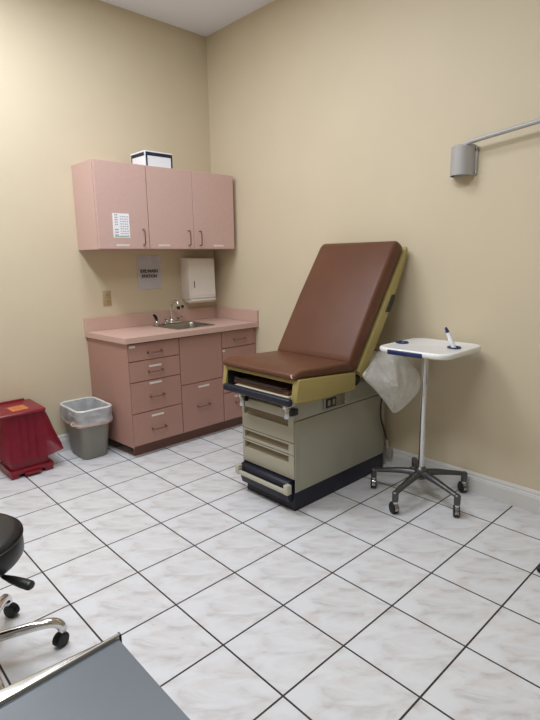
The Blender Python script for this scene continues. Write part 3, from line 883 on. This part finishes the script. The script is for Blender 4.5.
for (cx_, cy_) in ((-0.291, -2.204), (-0.253, -2.514)):
    b = lathe(B(), [(0.0, 0.882), (0.026, 0.884), (0.030, 0.93), (0.036, 0.940), (0.039, 0.944), (0.035, 0.947), (0.027, 0.945), (0.024, 0.938), (0.022, 0.934), (0, 0.934)], (cx_, cy_, 0), 28)
    obj('cup_insert', b, M['navy'], ic, label='navy blue cup insert in the tray')

# thermometer standing in the right cup insert
th = thing('thermometer', 'clear and blue tube standing in the cup insert of the white tray', 'thermometer', (-0.255, -2.514, 0.905))
p0, p1 = V((-0.250, -2.512, 0.936)), V((-0.250, -2.456, 1.050))
dv_ = (p1-p0)
obj('barrel', tube(B(), [p0, p0+dv_*0.35, p0+dv_*0.74], [0.0135, 0.0130, 0.0105], 14), M['card'], th, label='pale barrel')
obj('tip', tube(B(), [p0+dv_*0.73, p0+dv_*0.85, p1], [0.0105, 0.0098, 0.006], 12), M['navy'], th, label='blue pointed end')

# ------------------------------------------------------------------ wall lamp
wl = thing('wall_lamp', 'grey metal half-round wall lamp with a long arm on the right wall', 'lamp', (0, -2.39, 1.89))
yc = -2.391
b = B()
n = 14
outer, inner = [], []
for k in range(n+1):
    a = PI*k/n
    outer.append((-math.sin(a)*0.078 - 0.022, yc + math.cos(a)*0.066))
outer = [(-0.004, yc+0.066)] + outer + [(-0.004, yc-0.066)]
v0 = [b.verts.new((x, y, 1.893)) for x, y in outer]; v1 = [b.verts.new((x, y, 2.046)) for x, y in outer]
v2 = [b.verts.new((x*0.86, yc+(y-yc)*0.93, 2.056)) for x, y in outer]
for k in range(len(outer)-1):
    b.faces.new((v0[k], v0[k+1], v1[k+1], v1[k])); b.faces.new((v1[k], v1[k+1], v2[k+1], v2[k]))
b.faces.new(v2)
bmesh.ops.recalc_face_normals(b, faces=b.faces[:])
bmesh.ops.solidify(b, geom=b.faces[:], thickness=0.003)
obj('shade', b, M['sconce'], wl)
b = box(B(), -0.014, 0, yc-0.078, yc+0.060, 1.894, 2.046, 0.003)
bk = obj('back_plate', b, M['sconce'], wl)
for zz in (1.905, 2.036):
    obj('screw', lathe(B(), [(0.006, 0), (0.006, 0.003), (0.003, 0.005)], (-0.014, yc-0.0715, zz), 12, (-1, 0, 0)), M['chrome_soft'], bk)
obj('arm', tube(B(), [(-0.070, yc-0.035, 2.045), (-0.070, yc-0.042, 2.057), (-0.074, yc-0.13, 2.070), (-0.085, yc-0.60, 2.118), (-0.09, yc-0.95, 2.150)], 0.0125, 14, 5), M['sconce'], wl)

# ------------------------------------------------------------------ stool
sc0 = V((-2.622, -1.955, 0))
so = thing('rolling_stool', 'round black vinyl rolling stool with chrome base at the left edge', 'stool', sc0)
seat_c = V((-2.645, -1.970, 0))
RS = 0.208
b = lathe(B(), [(0, 0.434), (RS-0.03, 0.434), (RS-0.010, 0.438), (RS-0.001, 0.450), (RS, 0.475), (RS-0.001, 0.512), (RS-0.010, 0.529), (RS-0.028, 0.537), (RS-0.08, 0.541), (0, 0.543)], seat_c, 64)
se = obj('seat', b, M['blackvinyl'], so, angle=60)
b = tube(B(), [seat_c + V(((RS+0.0005)*math.cos(t), (RS+0.0005)*math.sin(t), 0.516)) for t in [2*PI*k/64 for k in range(65)]], 0.003, 6)
obj('piping', b, M['blackvinyl'], se)
b = lathe(B(), [(0.10, 0.424), (0.10, 0.4345), (0.03, 0.4345)], sc0, 24)
obj('seat_plate', b, M['black'], so)
b = B(); lathe(b, [(0.025, 0.10), (0.025, 0.30), (0.0145, 0.302), (0.0145, 0.43)], sc0, 24)
obj('gas_column', b, M['chrome'], so)
obj('hub', lathe(B(), [(0.026, 0.085), (0.040, 0.090), (0.040, 0.140), (0.030, 0.150), (0.0255, 0.150)], sc0, 28), M['chrome'], so)
for k in range(5):
    a = math.radians(-18.5 + 72*k)
    d = V((math.cos(a), math.sin(a), 0))
    e_ = sc0 + d*0.285
    obj('leg', tube(B(), [sc0 + d*0.02 + V((0, 0, 0.105)), sc0 + d*0.12 + V((0, 0, 0.108)), sc0 + d*0.21 + V((0, 0, 0.108)), sc0 + d*0.258 + V((0, 0, 0.100)), sc0 + d*0.280 + V((0, 0, 0.080)), sc0 + d*0.285 + V((0, 0, 0.060))], 0.0185, 14, 6), M['chrome'], so)
    caster(so, (e_.x, e_.y), 0.066, a + (0.6, 1.3, 2.0, 0.4, 1.1)[k], 0.027, M['black'], M['rubber'])
b = tube(B(), [sc0 + V((0.01, -0.015, 0.418)), sc0 + V((0.050, -0.090, 0.415)), sc0 + V((0.088, -0.170, 0.408))], 0.0055, 8)
lv = obj('height_lever', b, M['black'], so)
b = tube(B(), [sc0 + V((0.078, -0.150, 0.410)), sc0 + V((0.096, -0.186, 0.407)), sc0 + V((0.116, -0.226, 0.404)), sc0 + V((0.130, -0.254, 0.402)), sc0 + V((0.134, -0.262, 0.402))], [0.008, 0.015, 0.019, 0.019, 0.011], 12, 4, 0.75)
obj('paddle', b, M['black'], lv)

# ------------------------------------------------------------------ grey bench in the near left corner
bn = thing('bench', 'slate grey vinyl bench with a polished metal rail in the bottom left corner', 'bench', (-2.79, -3.05, 0))
X0, X1, Y0, Y1 = -3.14, -2.445, -3.38, -2.745
b = B()
nx, ny = 20, 24
def sag(i, j):
    t = j/ny; s = i/nx
    return 0.494 - 0.009*math.sin(PI*min(t*1.0, 1))**0.7*(0.5+0.5*math.sin(PI*(0.1+0.8*s)))
top = [[b.verts.new((X0+(X1-X0)*i/nx, Y1+(Y0-Y1)*j/ny, sag(i, j))) for i in range(nx+1)] for j in range(ny+1)]
for j in range(ny):
    for i in range(nx): b.faces.new((top[j][i], top[j+1][i], top[j+1][i+1], top[j][i+1]))
bmesh.ops.recalc_face_normals(b, faces=b.faces[:])
bmesh.ops.solidify(b, geom=b.faces[:], thickness=0.012)
obj('seat', b, M['slate'], bn, angle=60)
for yo, sy in ((-2.7365, 1), (-3.3885, -1)):
    def yy_(dy): return yo + sy*dy
    pts = [(X1+0.004, yy_(0.0)), (X0, yy_(0.068)), (X0, yy_(-0.024)), (X1+0.004, yy_(-0.010))]
    r = obj('rail', prism(B(), pts, 'z', 0.474, 0.500, 0.003), M['rail'], bn)
    obj('bead', tube(B(), [(X1+0.004, yy_(-0.007), 0.502), (X0, yy_(-0.019), 0.502)], 0.0042, 8), M['rail'], r)
    obj('end_cap', box(B(), X1+0.004, X1+0.009, yy_(-0.012), yy_(0.003), 0.474, 0.503, 0.002), M['black'], r, label='black end cap')
b = B()
for yy in (-2.7285, -3.3965):
    obj('leg', tube(B(), [(-2.60, yy, 0.475), (-2.60, yy, 0.0)], 0.0125, 12), M['rail'], bn)
    obj('leg', tube(B(), [(-3.05, yy, 0.47), (-3.05, yy, 0.0)], 0.0125, 12), M['rail'], bn)
obj('stretcher', tube(B(), [(-2.60, -2.7285, 0.14), (-2.60, -3.3965, 0.14)], 0.010, 10), M['rail'], bn)
obj('stretcher', tube(B(), [(-3.05, -2.7285, 0.14), (-3.05, -3.3965, 0.14)], 0.010, 10), M['rail'], bn)
b.free()

# ------------------------------------------------------------------ chair outside the right edge, one foot showing
gc = thing('side_chair', 'chair at the right edge, only its black capped metal foot showing', 'chair', (-0.50, -3.42, 0))
b = B()
for x in (-0.580, -0.10):
    f_ = obj('sled_leg', tube(B(), [(x, -3.170, 0.016), (x, -3.30, 0.016), (x, -3.60, 0.016), (x, -3.66, 0.03), (x, -3.665, 0.09), (x, -3.60, 0.44)], 0.0125, 12, 5), M['chrome_soft'], gc)
    obj('foot_cap', tube(B(), [(x, -3.146, 0.016), (x, -3.152, 0.016), (x, -3.185, 0.016)], [0.011, 0.016, 0.016], 12), M['rubber'], f_, label='black rubber foot cap')
obj('seat', box(B(), -0.57, -0.09, -3.90, -3.46, 0.44, 0.50, 0.02, 3), M['seatblue'], gc)
obj('backrest', box(B(), -0.56, -0.10, -3.94, -3.90, 0.52, 0.88, 0.015, 3), M['seatblue'], gc)
for x in (-0.580, -0.10):
    obj('back_post', tube(B(), [(x, -3.90, 0.45), (x, -3.92, 0.54)], 0.011, 10), M['chrome_soft'], gc)
b.free()

# ------------------------------------------------------------------ ceiling lights (the room's fluorescent panels)
def light(x, y, w, d, power, label, rot=0):
    t = thing('ceiling_light', label, 'light', (x, y, H), 'recessed ceiling light panels')
    b = B()
    for a0, a1, c0, c1 in ((-w/2-0.02, -w/2, -d/2-0.02, d/2+0.02), (w/2, w/2+0.02, -d/2-0.02, d/2+0.02), (-w/2, w/2, -d/2-0.02, -d/2), (-w/2, w/2, d/2, d/2+0.02)):
        box(b, x+a0, x+a1, y+c0, y+c1, H-0.015, H-0.0005)
    obj('frame', b, M['fixture'], t, smooth=False)
    la = bpy.data.lights.new('fluorescent_panel', 'AREA')
    la.shape = 'RECTANGLE'; la.size = w*0.75; la.size_y = d; la.energy = power
    la.color = (0.94, 1.0, 1.1)
    lo = bpy.data.objects.new('fluorescent_panel', la)
    COL.objects.link(lo); lo.parent = t
    lo.location = (0, 0, -0.012)
    return t
light(-2.38, -0.95, 0.6, 1.2, 42, 'recessed fluorescent ceiling panel near the back wall')
light(-1.40, -1.45, 0.6, 1.2, 21, 'recessed fluorescent ceiling panel above the examination table')
light(-2.40, -2.90, 0.6, 1.2, 37, 'recessed fluorescent ceiling panel in front of the camera overhead')

# ------------------------------------------------------------------ world, camera, view
w = bpy.data.worlds.new('World'); S.world = w
w.use_nodes = True
w.node_tree.nodes['Background'].inputs['Color'].default_value = (0.8, 0.85, 1, 1)
w.node_tree.nodes['Background'].inputs['Strength'].default_value = 0.1

cam = bpy.data.cameras.new('Camera')
cam.sensor_fit = 'AUTO'; cam.sensor_width = 36; cam.lens = 510.85*36/720
cam.clip_start = 0.02
co = bpy.data.objects.new('Camera', cam)
COL.objects.link(co)
Rr = ((0.7264233, -0.68705852, -0.01611743), (0.14617911, 0.13155389, 0.98047195), (-0.67152129, -0.71459371, 0.19599742))
mw = Matrix(((Rr[0][0], Rr[1][0], Rr[2][0], -2.94136), (Rr[0][1], Rr[1][1], Rr[2][1], -3.86345), (Rr[0][2], Rr[1][2], Rr[2][2], 1.45179), (0, 0, 0, 1)))
co.matrix_world = mw
S.camera = co
S.view_settings.view_transform = 'Standard'
S.view_settings.look = 'None'
S.view_settings.gamma = 1
S.view_settings.use_curve_mapping = False
S.view_settings.exposure = 0.0
